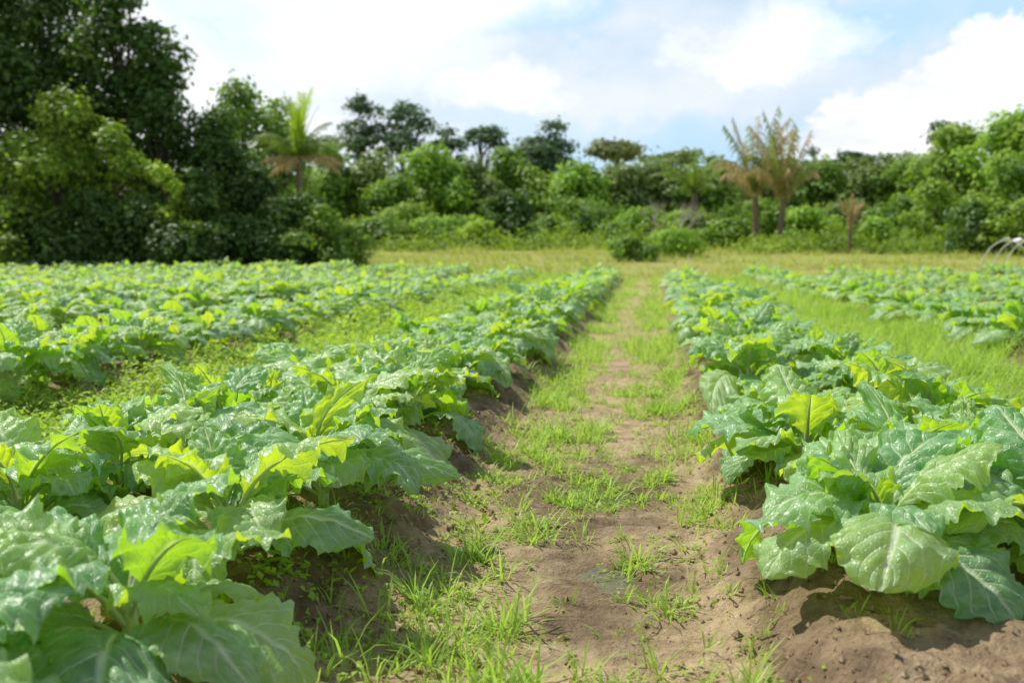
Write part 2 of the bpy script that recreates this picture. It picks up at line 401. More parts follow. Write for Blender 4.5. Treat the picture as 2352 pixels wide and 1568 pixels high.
# ------------------------------------------------------------------ grass blades
def blades(px, py, L_, Wd, seg, seed, spread=1.0, tone=None, zoff=-.005, heads=None):
    r = np.random.default_rng(seed); n = len(px)
    a = r.uniform(0, 2*PI, n) if heads is None else heads
    lean = r.uniform(.05,.85,n)*spread; curl = r.uniform(.2,1.7,n)*spread
    z0 = gz(px, py)+zoff
    s = np.linspace(0,1,seg+1)
    pos = np.zeros((n,seg+1,3)); cur = np.stack([px,py,z0],-1); pos[:,0]=cur
    for k in range(seg):
        th = lean+curl*(s[k]+.5/seg)
        cur = cur + (L_/seg)[:,None]*np.stack([np.sin(th)*np.cos(a), np.sin(th)*np.sin(a), np.cos(th)],-1)
        pos[:,k+1]=cur
    tw = a+PI/2+r.uniform(-.5,.5,n)
    side = np.stack([np.cos(tw), np.sin(tw), r.uniform(-.3,.3,n)],-1)
    wd = (np.array([.7,1,.75,.0]) if seg==3 else np.array([1,.8,.05]))
    w = Wd[:,None]*wd[None,:seg+1]+.0003
    Lp = pos-side[:,None,:]*w[...,None]; Rp = pos+side[:,None,:]*w[...,None]
    V = np.stack([Lp,Rp],2).reshape(-1,3)
    base = (np.arange(n)*(seg+1)*2)[:,None]; k = np.arange(seg)[None,:]*2
    Q = np.stack([base+k, base+k+1, base+k+3, base+k+2],-1).reshape(-1,4)
    tn = r.random(n) if tone is None else tone
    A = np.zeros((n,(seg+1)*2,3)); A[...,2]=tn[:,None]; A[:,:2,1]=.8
    return V,Q,A.reshape(-1,3)
def tufts(tx, ty, per, Lm, Wm, seg, seed, rad=.03, spread=1., patch=True):
    r = np.random.default_rng(seed); n=len(tx)
    ts = r.uniform(.4,1.4,n)
    pn = vn(tx*1.1, ty*.7, 41)
    if patch: ts = ts*(.55+.95*pn)
    X_=np.repeat(tx,per); Y_=np.repeat(ty,per); T_=np.repeat(ts,per); tn=np.repeat(.45*r.random(n)+.55*vn(tx*.6,ty*.4,43),per)
    m=len(X_); a=r.uniform(0,2*PI,m); d=rad*np.sqrt(r.random(m))
    return blades(X_+d*np.cos(a), Y_+d*np.sin(a), Lm*T_*r.uniform(.45,1.15,m), Wm*r.uniform(.6,1.3,m), seg, seed+1, spread, np.clip(tn*.7+r.random(m)*.35,0,1), heads=a+r.normal(0,.6,m))
rg = np.random.default_rng(77)
def cover(x, y):
    b_ = bedmask(x, y)
    n = .45*vn(x*2.2, y*1.5, 11)+.55*vn(x*6.5, y*5, 12)
    inpath = (x>-.95)&(x<.45)
    st_ = np.exp(-((x+.24+.30*(vn(y*.7,y*0,13)-.5))/(.11+.18*vn(y*1.3,y*0,14)))**2)
    g = sst(.45,.63,n)*(1-.95*st_*sst(4.4,5.6,y))*(.65+.35*sst(3,5.5,y))+.06
    g = np.where(inpath, g, np.clip(sst(.36,.58,n)+.12,0,1))
    bed_ = np.where(inpath, 1-sst(.12,.5,b_)*.96, 1-sst(.6,1.,b_)*.85)
    return np.clip(g,0,1)*bed_*(y<fieldend(x)+2)
gp=[]
def scatter(n, x0, x1, y0, y1, fn=cover, power=1.):
    x=rg.uniform(x0,x1,n); y=y0+(y1-y0)*rg.random(n)**power
    ok=(x>-.80*y-1)&(x<.42*y+.8); x=x[ok]; y=y[ok]
    k=rg.random(len(x))<fn(x,y); return x[k],y[k]
x,y=scatter(2600,-.95,.5,1.9,7.0); gp.append(tufts(x,y,10,.115,.0028,3,1,.028))
x,y=scatter(4500,-.95,.5,1.9,7.0); gp.append(tufts(x,y,3,.045,.0020,2,2,.02))
x,y=scatter(3400,-1.0,.5,7,20); gp.append(tufts(x,y,9,.14,.0038,2,3,.05))
x,y=scatter(1500,-1.0,.5,20,34); gp.append(tufts(x,y,7,.16,.008,2,4,.06))
x,y=scatter(6500,1.4,3.2,3.5,16); gp.append(tufts(x,y,10,.23,.0038,2,5,.05))
x,y=scatter(3400,1.4,3.2,14,34); gp.append(tufts(x,y,7,.23,.008,2,6,.06))
x,y=scatter(5200,-4.0,-1.85,2.2,14); gp.append(tufts(x,y,8,.14,.0038,2,7,.04))
x,y=scatter(5000,-4.0,-1.85,12,34); gp.append(tufts(x,y,6,.21,.009,2,8,.06))
x,y=scatter(17000,-27,-4.6,5,39); gp.append(tufts(x,y,5,.21,.008,2,9,.06))
x,y=scatter(7500,4.0,14,9,35); gp.append(tufts(x,y,5,.21,.009,2,10,.06))
x,y=scatter(220,-1.2,-.6,1.8,5,lambda x,y:.0*x+.5); gp.append(tufts(x,y,8,.075,.0024,2,14,.02))
x,y=scatter(420,.15,.6,2.2,9,lambda x,y:.0*x+.45); gp.append(tufts(x,y,8,.085,.0024,2,15,.02))
V,Q,A=merge(gp)
link('grass', mesh_np('grass',V,[Q],{'luv':A},M_grass), kind='stuff', label='bright green grass tufts growing in the path and between the beds', category='grass')
print('grass verts', len(V))
def mead_fn(x,y): return (y>fieldend(x)+.3)*(.15+.85*sst(.38,.6,vn(x*.35,y*.35,19)))
mp=[]
x,y=scatter(16000,-45,32,33,60,mead_fn); mp.append(tufts(x,y,5,.38,.016,2,20,.12))
x,y=scatter(9000,-60,45,56,96,mead_fn); mp.append(tufts(x,y,4,.65,.03,2,21,.25))
V,Q,A=merge(mp)
link('meadow_grass', mesh_np('meadow_grass',V,[Q],{'luv':A},M_mead), kind='stuff', label='yellow green meadow grass between the crop field and the trees', category='grass')
# ------------------------------------------------------------------ leaf cards
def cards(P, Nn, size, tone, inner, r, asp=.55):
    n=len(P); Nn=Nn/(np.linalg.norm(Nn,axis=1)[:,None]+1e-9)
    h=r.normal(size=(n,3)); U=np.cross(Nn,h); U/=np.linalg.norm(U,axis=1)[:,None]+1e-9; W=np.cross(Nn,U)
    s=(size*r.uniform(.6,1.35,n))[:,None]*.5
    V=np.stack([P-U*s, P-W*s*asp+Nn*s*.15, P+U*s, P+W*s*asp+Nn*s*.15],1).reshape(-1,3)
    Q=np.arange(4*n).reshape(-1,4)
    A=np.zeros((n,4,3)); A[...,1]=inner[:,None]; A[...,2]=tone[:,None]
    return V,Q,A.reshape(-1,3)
def weeds(x,y,seed,hmax,size,per,sp=.05):
    r=np.random.default_rng(seed); X_=np.repeat(x,per)+r.normal(0,sp,len(x)*per); Y_=np.repeat(y,per)+r.normal(0,sp,len(x)*per)
    hh=np.repeat(r.uniform(.2,1.2,len(x))*(.5+.9*vn(x*1.2,y*.9,51))*hmax,per)
    z=gz(X_,Y_)+hh*r.random(len(X_)); Nn=r.normal(0,.45,(len(X_),3)); Nn[:,2]+=1
    tn=np.repeat(.5*r.random(len(x))+.5*vn(x*.7,y*.5,53),per)*.6+r.random(len(X_))*.4
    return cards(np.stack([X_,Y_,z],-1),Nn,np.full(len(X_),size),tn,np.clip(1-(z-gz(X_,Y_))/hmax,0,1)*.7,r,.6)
wp=[]
wf=lambda x,y: np.clip(.10+cover(x,y),0,1)*(1-sst(.6,1.,bedmask(x,y)))
wf2=lambda x,y: np.clip(.05+cover(x,y),0,1)*(1-sst(.3,.9,bedmask(x,y)))
x,y=scatter(5600,-4.0,-1.85,2.2,10,wf); wp.append(weeds(x,y,31,.16,.036,18))
x,y=scatter(5200,-4.0,-1.85,9,34,wf); wp.append(weeds(x,y,32,.22,.075,9))
x,y=scatter(1900,-1.0,.5,1.9,8,wf2); wp.append(weeds(x,y,33,.035,.017,11,.025))
x,y=scatter(170,-1.3,-.6,1.8,4,lambda x,y:0*x+.6); wp.append(weeds(x,y,34,.06,.026,12,.03))
x,y=scatter(2500,1.4,3.2,4,30,wf); wp.append(weeds(x,y,35,.10,.045,7))
x,y=scatter(11000,-27,-4.6,6,38,wf); wp.append(weeds(x,y,37,.18,.085,6))
x,y=scatter(500,-1.9,-.9,1.9,6,lambda x,y:0*x+.5); wp.append(weeds(x,y,36,.06,.026,10))
V,Q,A=merge(wp)
link('weeds', mesh_np('weeds',V,[Q],{'luv':A},M_weed), kind='stuff', label='low leafy weeds covering the furrows beside the beds', category='weeds')
def clods():
    r=np.random.default_rng(5); n=6000
    x=np.where(r.random(n)<.6, r.normal(-.78,.2,n), r.normal(.46,.24,n)); y=1.9+6*r.random(n)**1.4
    s=.003+.010*r.random(n)**3
    o=np.array([[1,0,0],[0,1,0],[-1,0,0],[0,-1,0],[0,0,.8],[0,0,-.8]]); F=np.array([[0,1,4],[1,2,4],[2,3,4],[3,0,4],[1,0,5],[2,1,5],[3,2,5],[0,3,5]])
    V=o[None]*s[:,None,None]*r.uniform(.5,1.5,(n,6,1)); V=V+np.stack([x,y,gz(x,y)+s*.1],-1)[:,None,:]
    Fq=(F[None]+(np.arange(n)*6)[:,None,None]).reshape(-1,3)
    gmv=np.tile([0,.5,0],(n*6,1))
    link('soil_clods', mesh_np('soil_clods',V.reshape(-1,3),[Fq],{'gm':gmv},M_ground,False), kind='stuff', label='crumbly brown soil clods along the bed shoulders', category='soil')
clods()
# ------------------------------------------------------------------ undergrowth band
def undergrowth():
    r=np.random.default_rng(91); PP=[];NN=[];TT_=[];II=[]
    for k in range(360):
        px=r.uniform(780,2420); D=r.uniform(62,82) if px<1700 or r.random()<.6 else r.uniform(54,62)
        x,y=place(px,D); z=float(gz(x,y,False)); h=r.uniform(.2,.9)+ (D-52)/28*r.uniform(.1,1.6); w=r.uniform(.5,2.2); n=int(90+90*h)
        d=r.normal(size=(n,3)); d/=np.linalg.norm(d,axis=1)[:,None]; d[:,2]=np.abs(d[:,2])
        q=r.uniform(.3,1.35,n); PP.append(np.array([x,y,z])+d*q[:,None]*np.array([w,w*.8,h])); NN.append(d+r.normal(0,.6,(n,3))); TT_.append(np.clip(r.random()*.75+r.random(n)*.3,0,1)); II.append(np.clip(1.1-q,0,1))
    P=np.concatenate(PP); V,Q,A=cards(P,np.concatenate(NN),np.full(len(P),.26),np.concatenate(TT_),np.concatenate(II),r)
    link('undergrowth',mesh_np('undergrowth',V,[Q],{'luv':A},M_under),kind='stuff',label='wild bright undergrowth rising from the meadow edge to the trees',category='undergrowth')
undergrowth()
# ------------------------------------------------------------------ trees
def tree(px, D, top, wpx, shape, mat, label, cat='tree', name='tree', ls=.24, dens=1., group=None, clear=None, seed=None):
    seed = seed if seed is not None else int(px*7+D*13)%100000
    r=np.random.default_rng(seed)
    x,y=place(px,D); z=float(gz(x,y,False)); H=zof(top,D)-z; W=wpx*K/FPX*D
    clear = {'bush':0.,'tree':.0,'tall':.0,'umbrella':.66,'open':.42}[shape] if clear is None else clear
    z0=H*clear; rz=(H-z0)/2; rx=W/2
    nc={'bush':20,'tree':34,'tall':52,'umbrella':16,'open':15}[shape]
    cl=[]
    for k in range(nc):
        cr=r.uniform(.20,.46)*rx
        if shape in ('bush','tree','tall'):
            t=(k+r.random())/nc; top_t={'bush':.25,'tree':.45,'tall':.62}[shape]
            prof=math.sqrt(max(0,1-((t-top_t)/(1-top_t))**2)) if t>top_t else .86+.14*t/top_t
            prof*= .66+.55*r.random()
            a=r.uniform(0,2*PI); q=math.sqrt(r.uniform(.05,1.))*max(.08,prof-.20)
            if shape=='bush': q*=1.2
            c=np.array([math.cos(a)*rx*q, math.sin(a)*rx*.85*q, z0+(H-z0)*t*r.uniform(.72,.95)]); cz=cr*r.uniform(.5,.9); f=np.array([cr,cr,cz])
            if c[2]+cz>H: c[2]=H-cz
            if c[2]<cz*.6: c[2]=cz*.6
        else:
            d=r.normal(size=3); d/=np.linalg.norm(d); q=r.uniform(.3,.85)
            if shape=='umbrella':
                c=np.array([d[0]*rx*.95*q, d[1]*rx*.95*q, H-rz*.45-rz*.9*q*r.random()]); f=np.array([cr*1.15,cr*1.15,cr*.40])
            else:
                c=np.array([d[0]*rx*q, d[1]*rx*.85*q, z0+rz+d[2]*rz*q]); f=np.array([cr*1.35,cr*1.35,cr*.48])
        cl.append((c,f,r.random()))
    if shape!='umbrella': cl.append((np.array([r.normal(0,.25)*rx,0,H-.28*min(rx,rz)]),np.array([.34*rx,.34*rx,.28*min(rx,rz)]),r.random()))
    area=sum(f[0]*f[2]*PI for c,f,t in cl)
    n=int(dens*area*2.1/(.27*ls*ls)); n=min(n,42000)
    wts=np.array([f[0]*f[2] for c,f,t in cl]); ci=r.choice(len(cl),n,p=wts/wts.sum())
    Cc=np.array([c for c,f,t in cl])[ci]; Ff=np.array([f for c,f,t in cl])[ci]; Tt=np.array([t for c,f,t in cl])[ci]
    d=r.normal(size=(n,3)); d/=np.linalg.norm(d,axis=1)[:,None]; d[:,2]=np.where((d[:,2]<-.3)&(r.random(n)<.6),-d[:,2],d[:,2])
    lump=1+.38*(np.sin(d[:,0]*5+Tt*20)*np.sin(d[:,1]*6+Tt*9)+.6*np.sin(d[:,2]*9+Tt*5)*np.sin(d[:,0]*11+Tt*31))
    q=np.clip(1-np.abs(r.normal(0,.20,n)),.1,1.1)*lump
    stray=r.random(n)<.06; q=np.where(stray,q*r.uniform(1.05,1.45,n),q)
    P=Cc+d*Ff*q[:,None]; P[:,2]=np.maximum(P[:,2],.05)
    Nn=d*.9+r.normal(0,.42,(n,3)); Nn[:,2]+=.45
    tone=np.clip(.65*Tt+.20*r.random(n)+.22*(q>.95),0,1)
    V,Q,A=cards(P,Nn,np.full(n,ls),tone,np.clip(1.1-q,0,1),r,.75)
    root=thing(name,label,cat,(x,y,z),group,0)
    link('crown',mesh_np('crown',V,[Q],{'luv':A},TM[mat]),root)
    tr=max(.05,.020*H); th=z0+rz*1.2; tp=[]
    lean=r.normal(0,.03*H,2)
    path=np.array([[lean[0]*s*s,lean[1]*s*s,-.2+(th+.2)*s] for s in np.linspace(0,1,6)])
    tp.append(tube(path,tr*np.linspace(1.25,.45,6),8))
    for c,f,t in cl[-13:]:
        s=r.uniform(.45,.9); b0=np.array([lean[0]*s*s,lean[1]*s*s,th*s])
        if b0[2]>c[2]: b0[2]=max(.1,c[2]*.7)
        mid=(b0+c)/2+np.array([0,0,-.06*H*r.random()])
        tp.append(tube([b0,mid,c],[tr*.42,tr*.3,tr*.12],5))
    V,Q,A=merge(tp)
    link('trunk',mesh_np('trunk',V,[Q],None,M_bark,True),root)
    return root
G1='tall dark trees at the left edge of the field'
tree(-60,46,-170,440,'tall','dark','tall dark tree cut off by the left edge of the picture',ls=.26,group=G1)
tree(130,49,-110,360,'tall','dark','tall dark tree rising out of the picture top, behind the olive bushy tree',ls=.26,group=G1)
tree(285,47,-90,340,'tall','dark','tallest dark tree whose right edge borders the open sky',ls=.26,group=G1,dens=1.1)
tree(380,45.5,90,230,'tall','dark','dark rounded tree on the right shoulder of the tall dark trees',ls=.24,group=G1)
tree(150,42.5,215,330,'bush','olive','olive green bushy tree with sunlit top in front of the tall dark trees',ls=.22)
tree(290,42,285,210,'bush','olive','smaller olive bushy tree just right of the larger olive one',ls=.20)
tree(25,41.5,320,260,'bush','olive','low olive tree at the left picture edge behind the crop',ls=.20)
tree(400,41.3,380,160,'bush','yellow','small yellow green bushy tree standing in front of dark foliage',ls=.17)
tree(215,41,440,260,'bush','dark','dark bush at the foot of the olive bushy tree',cat='bush',name='bush',ls=.20)
tree(60,40.8,470,260,'bush','dark','low dark bush at the far left end of the crop rows',cat='bush',name='bush',ls=.20)
tree(330,41,450,220,'bush','dark','dark bush just left of the small yellow green tree',cat='bush',name='bush',ls=.20)
tree(480,43,390,240,'bush','dark','dark bush just right of the small yellow green tree',cat='bush',name='bush',ls=.20)
tree(400,40.5,515,260,'bush','dark','low dark bush below the small yellow green tree',cat='bush',name='bush',ls=.18)
tree(505,46,250,250,'tall','dark','dark tree between the tall dark trees and the green palm',ls=.22)
tree(555,55,190,260,'tree','mid','green tree with sunlit ragged top left of the green palm',ls=.28)
tree(655,57,235,190,'tree','mid','green tree directly behind the green palm crown',ls=.28)
tree(590,44.5,380,240,'bush','dark','dark bush left of the green palm trunk',cat='bush',name='bush',ls=.20)
tree(665,43.5,448,240,'bush','dark','dark low bush hiding the base of the green palm',cat='bush',name='bush',ls=.19)
tree(735,42.5,475,180,'bush','mid','green leafy bush right of the green palm at the crop edge',cat='bush',name='bush',ls=.18)
tree(785,44,520,130,'bush','mid','small low bush at the right end of the dark thicket',cat='bush',name='bush',ls=.17)
tree(560,42,500,260,'bush','dark','dark low bush at the foot of the thicket left of the palm',cat='bush',name='bush',ls=.19)
FT='tall trees breaking the skyline'
for px,D,top,w,sh,mt,lb in [
 (832,100,228,150,'open','fardark','tall open crowned tree right of the green palm on the skyline'),
 (938,100,243,160,'open','fardark','tall open crowned tree, second right of the green palm on the skyline'),
 (1030,102,300,120,'open','fardark','shorter open crowned tree between two taller skyline trees'),
 (1113,104,290,120,'umbrella','fardark','slim layered tree left of the broad dark spreading tree'),
 (1237,100,285,190,'open','fardark','broad dark spreading tree, darkest on the central skyline'),
 (1228,101,322,200,'tree','fardark','dark full tree beneath the broad spreading crown'),
 (1412,98,328,185,'umbrella','rust','flat topped umbrella tree standing alone on the skyline'),
 (1545,100,348,150,'umbrella','far','flat topped tree just left of the two dry palms on the skyline'),
 (1650,102,362,130,'open','far','low open tree behind the two dry palms'),
 (1890,100,345,105,'open','fardark','narrow skyline tree right of the two dry palms'),
 (1950,101,350,110,'umbrella','fardark','small flat topped skyline tree right of the narrow one'),
 (2035,100,356,140,'open','far','open skyline tree left of the bright green hill trees'),
 (2165,92,283,140,'open','fardark','dark tree top left of the brightest right hand tree')]:
    tree(px,D,top,w,sh,mt,lb,ls=.38,group=FT,dens=1.3)
MT='rounded trees of the middle distance wood'
for px,D,top,w,mt,lb in [
 (770,78,330,190,'mid','green tree just right of the green palm trunk'),
 (850,80,355,200,'far','pale green tree below the first open skyline tree'),
 (985,78,340,220,'bright','bright green round tree in the middle of the wood'),
 (905,76,410,180,'mid','dark green tree left of the bright round tree'),
 (1085,80,365,170,'far','dull green tree right of the bright round tree'),
 (1175,82,345,170,'mid','tall green tree left of the broad dark spreading tree'),
 (1165,70,440,160,'dark','dark tree with shaded base near the picture centre'),
 (1262,80,388,180,'olive','olive green tree below the broad dark spreading tree'),
 (1350,78,378,200,'bright','light green tree left of the umbrella tree'),
 (1440,80,382,190,'far','dull green tree under the umbrella tree'),
 (1520,82,370,190,'far','pale green tree behind the dark green palm'),
 (1640,80,385,190,'mid','green tree directly left of the two dry palms'),
 (1760,84,378,210,'far','green tree behind the two dry palm trunks'),
 (1880,82,365,190,'mid','green tree just right of the two dry palms'),
 (1985,80,370,190,'far','dull green tree right of the dry palms, second along'),
 (2075,78,370,180,'mid','green tree at the left foot of the right hand wood'),
 (2190,70,295,230,'olive','olive tree on the left shoulder of the right hand wood'),
 (2300,66,252,260,'bright','brightest tall tree at the right edge of the picture'),
 (2400,64,262,260,'olive','tree cut off by the right edge of the picture')]:
    tree(px,D,top,w,'tree',mt,lb,ls=.34,group=MT,dens=1.1)
BT='bushes along the far edge of the meadow'
for px,D,top,w,mt,lb in [
 (850,68,505,190,'mid','low green bush right of the dark thicket'),
 (945,70,470,200,'olive','olive bush below the bright round tree'),
 (1030,68,500,160,'bright','bright low bush right of the olive one'),
 (1105,66,508,150,'yellow','low yellow green bush near the dark shaded tree'),
 (1190,70,470,170,'dark','dark bush right of the low yellow green one'),
 (1260,68,500,150,'mid','small green bush at the middle of the meadow edge'),
 (1330,72,460,200,'mid','green bush right of the middle of the meadow edge'),
 (1400,66,515,120,'mid','low bush behind the two meadow shrubs'),
 (1470,68,480,200,'bright','bright bush behind the nearer meadow shrub'),
 (1580,66,490,190,'olive','bush at the foot of the dark green palm'),
 (1665,62,505,140,'mid','bush directly left of the dry palm trunks'),
 (1740,68,460,200,'mid','bush behind the feet of the dry palms'),
 (1850,66,480,190,'bright','bright bush right of the dry palm trunks'),
 (1930,70,470,190,'far','dull green bush behind the dry palm plume'),
 (2000,60,505,150,'bright','bright bush right of the dry palm plume'),
 (2080,66,450,200,'mid','green bush left of the dark bush of the right hand wood'),
 (2150,60,420,210,'olive','tall olive bush in the right hand wood'),
 (2245,54,465,190,'dark','dark shaded bush at the foot of the right hand wood'),
 (2345,52,455,200,'olive','olive bush at the lower right of the wood'),
 (2330,60,360,250,'mid','green undergrowth tree beneath the brightest tall tree')]:
    tree(px,D,top,w,'bush',mt,lb,cat='bush',name='bush',ls=.26,group=BT)
tree(1445,47,545,130,'bush','mid','nearest shrub standing alone in the meadow left of the dry palms',cat='shrub',name='shrub',ls=.17,seed=5)
tree(1540,51,530,170,'bush','bright','wide low shrub in the meadow just right of the nearest shrub',cat='shrub',name='shrub',ls=.17,seed=8)
def forest():
    r=np.random.default_rng(9); P=[];Nn=[];T=[];I=[]
    for k in range(170):
        px=-300+k*18+r.uniform(-10,10); D=r.uniform(106,125); x,y=place(px,D); z=float(gz(x,y,False)); n=520
        H=zof(r.uniform(365,425),D)-z; d=r.normal(size=(n,3)); d/=np.linalg.norm(d,axis=1)[:,None]; d[:,2]=np.abs(d[:,2])
        q=np.clip(1-np.abs(r.normal(0,.2,n)),.2,1.1)
        P.append(np.array([x,y,z])+d*q[:,None]*np.array([3.2,2.2,H])); Nn.append(d+r.normal(0,.5,(n,3))); T.append(np.clip(r.random()*.5+r.random(n)*.5,0,1)); I.append(1-q)
    P=np.concatenate(P)
    V,Q,A=cards(P,np.concatenate(Nn),np.full(len(P),.75),np.concatenate(T),np.clip(np.concatenate(I),0,1),r)
    link('distant_forest',mesh_np('distant_forest',V,[Q],{'luv':A},TM['far']),kind='stuff',label='haze tinted green forest mass behind the separate trees',category='forest')
forest()
# ------------------------------------------------------------------ palms
def frond(Lf, e0, droop, az, seed, nleaf=38, ll=.7, hang=.5, lw=.03, along=.6):
    r=np.random.default_rng(seed); n=14; s=np.linspace(0,1,n+1); th=e0-droop*s**1.6
    P=[np.zeros(3)]
    for k in range(n): P.append(P[-1]+np.array([math.cos(th[k]),0,math.sin(th[k])])*Lf/n)
    P=np.array(P); parts=[tube(P,.035*(1-s)+.006,4,(0,0,.6))]
    V=[]
    for sg in (-1,1):
        for k in range(nleaf):
            u=.12+.86*(k+r.random()*.6)/nleaf; f=u*n; i0=min(int(f),n-1); c=P[i0]+(P[i0+1]-P[i0])*(f-i0); t=P[i0+1]-P[i0]; t/=np.linalg.norm(t)
            l=ll*math.sin(PI*min(.97,u*.85+.12))**.6*r.uniform(.6,1.2)
            dr=np.array([0,sg,0])*.8*r.uniform(.6,1.1)+t*along+np.array([0,0,-hang*r.uniform(.4,1.6)]); dr/=np.linalg.norm(dr)
            d2=dr+np.array([0,0,-hang*.9]); d2/=np.linalg.norm(d2)
            w=t*lw; m_=c+dr*l*.5; e=m_+d2*l*.5
            V.append([c-w*.6,c+w*.6,m_+w,m_-w]); V.append([m_-w,m_+w,e+w*.15,e-w*.15])
    V=np.array(V).reshape(-1,3); Q=np.arange(len(V)).reshape(-1,4); A=np.zeros((len(V),3)); A[:,2]=np.repeat(r.random(len(V)//8),8)
    parts.append((V,Q,A)); V,Q,A=merge(parts)
    return rotz(V,az),Q,A
def palm(px,D,crown_py,label,fr,trunk_r=.16,lean=0.,group=None,name='palm_tree',lw=.03):
    x,y=place(px,D); z=float(gz(x,y,False)); H=zof(crown_py,D)-z
    root=thing(name,label,'palm',(x,y,z),group)
    s=np.linspace(0,1,14); R=trunk_r*(1.15-.2*s)*(1+.08*np.sin(s*60)+.05*np.sin(s*23))
    V,Q,A=tube(np.stack([lean*s**1.5,0*s,-.2+(H+.2)*s],-1),R,10); link('trunk',mesh_np('trunk',V,[Q],None,M_pbark,True),root)
    for k,(Lf,e0,dr,az,mt,hang,ll,al) in enumerate(fr):
        V,Q,A=frond(Lf,math.radians(e0),math.radians(dr),math.radians(az),int(px*3+k),ll=ll,hang=hang,lw=lw,along=al)
        o=link('frond',mesh_np('frond',V,[Q],{'luv':A},mt),root); o.location=(lean,0,H)
        if mt is M_dead: o['label']='dry brown palm frond'
    return root
r=np.random.default_rng(50)
fr=[(3.0*r.uniform(.8,1.1),r.uniform(70,89),r.uniform(8,35),k*137.5,M_frond,.10,.48,1.0) for k in range(12)]
fr+=[(2.6*r.uniform(.85,1.15),r.uniform(28,62),r.uniform(60,105),k*137.5+40,M_frondd,.5,.52,.6) for k in range(15)]
fr+=[(2.2*r.uniform(.8,1.1),r.uniform(-15,12),r.uniform(55,75),a,M_dead,.9,.48,.5) for a in (170,198,350,12,270)]
palm(692,46,368,'green coconut palm with upright sunlit fronds above the dark thicket',fr,.13,lw=.025)
def dry(seed,kk,gr):
    r=np.random.default_rng(seed); f=[]
    for k in range(kk):
        f.append((5.2*r.uniform(.70,1.08),r.uniform(72,88),r.uniform(10,55),k*137.5+seed*20,M_deadg if k%gr==1 else M_dead,1.2,.95,.5))
    for k in range(6): f.append((4.4*r.uniform(.6,1),r.uniform(68,82),r.uniform(100,150),k*60+seed*30,M_dead if k%3 else M_deadg,1.5,.85,.3))
    return f
palm(1733,60,455,'left of the two tall dry palms, with ragged brown upright fronds',dry(3,9,3),.18,-.1,group='two dry palms side by side in the meadow',lw=.040)
palm(1786,58.5,465,'right of the two tall dry palms, leaning slightly, partly green',dry(5,9,2),.16,.2,group='two dry palms side by side in the meadow',lw=.040)
r=np.random.default_rng(60)
fr=[(3.6*r.uniform(.85,1.1),r.uniform(25,80),r.uniform(60,105),k*137.5,M_frondd,.5,.6,.6) for k in range(16)]
palm(1592,68,450,'dark green palm with arching fronds and brown trunk in the wood',fr,.20)
r=np.random.default_rng(61)
fr=[(1.8*r.uniform(.75,1.1),r.uniform(78,89),r.uniform(10,50),k*137.5,M_dead,1.3,.40,.4) for k in range(6)]
palm(1948,55,528,'short dry palm with a pale tan plume right of the tall dry palms',fr,.10,name='palm_tree')
def bare(px,D,top,label):
    r=np.random.default_rng(int(px)); x,y=place(px,D); z=float(gz(x,y,False)); H=zof(top,D)-z; tp=[]
    def br(p,d,l,rad,lev):
        q=p+d*l; m_=(p+q)/2+r.normal(0,.05*l,3); tp.append(tube([p,m_,q],[rad,rad*.8,rad*.55],4))
        if lev<4:
            for _ in range(3):
                dd=d+r.normal(0,.45,3); dd/=np.linalg.norm(dd); br(q,dd,l*.66,rad*.55,lev+1)
    for k in range(6):
        a=k*PI/3; d=np.array([math.cos(a)*.6,math.sin(a)*.6,.9]); d/=np.linalg.norm(d); br(np.array([0,0,-.1]),d,H*.42,.05,1)
    V,Q,A=merge(tp); root=thing('bare_shrub',label,'shrub',(x,y,z)); link('branches',mesh_np('branches',V,[Q],None,bark_material('grey_bark',(.30,.26,.22),(.50,.44,.38)),True),root)
bare(1535,58,445,'leafless grey shrub left of the dark green palm trunk')
# ------------------------------------------------------------------ hoop tunnel and stake
M_pipe=plain('pale_pipe',(.70,.68,.62),.45); M_sheet=plain('white_sheet',(.80,.81,.82),.35,4.,.08)
x,y=place(2335,34); z=float(gz(x,y,False))
root=thing('hoop_tunnel','white hoop tunnel frame with gathered plastic sheet at the right end of the crop','garden tunnel',(x,y,z),None,math.radians(-38))
for k in range(3):
    a=np.linspace(0,PI,23); P=np.stack([.85*np.cos(a),np.full(23,(k-1.)*1.1),1.25*np.sin(a)-.05],-1)
    V,Q,A=tube(P,np.full(23,.019),7); link('hoop',mesh_np('hoop',V,[Q],None,M_pipe,True),root)
a=np.linspace(.47*PI,.565*PI,16); t=np.linspace(-1.15,1.15,40); AA,TT=np.meshgrid(a,t,indexing='ij')
rr=1.02+.012*np.sin(TT*9+AA*4)+.012*np.sin(AA*17)+.010*np.sin(TT*23)
P=np.stack([.85*rr*np.cos(AA),TT+.03*np.sin(AA*13),1.25*rr*np.sin(AA)-.10*np.abs(np.sin(TT/1.1*PI))],-1)
i=np.arange(15)[:,None]*40; j=np.arange(39)[None,:]; Q=np.stack([i+j,i+j+1,i+41+j,i+40+j],-1).reshape(-1,4)
link('plastic_sheet',mesh_np('plastic_sheet',P.reshape(-1,3),[Q],None,M_sheet,True),root)
x,y=place(1580,37); z=float(gz(x,y,False))
V,Q,A=tube([[0,0,-.1],[.01,0,.35],[.0,0,.62],[0,0,.625]],[.02,.019,.016,.002],6)
o=link('stake',mesh_np('stake',V,[Q],None,M_pipe,True),None,label='thin pale stake standing at the meadow edge beyond the right bed',category='stake'); o.location=(x,y,z)
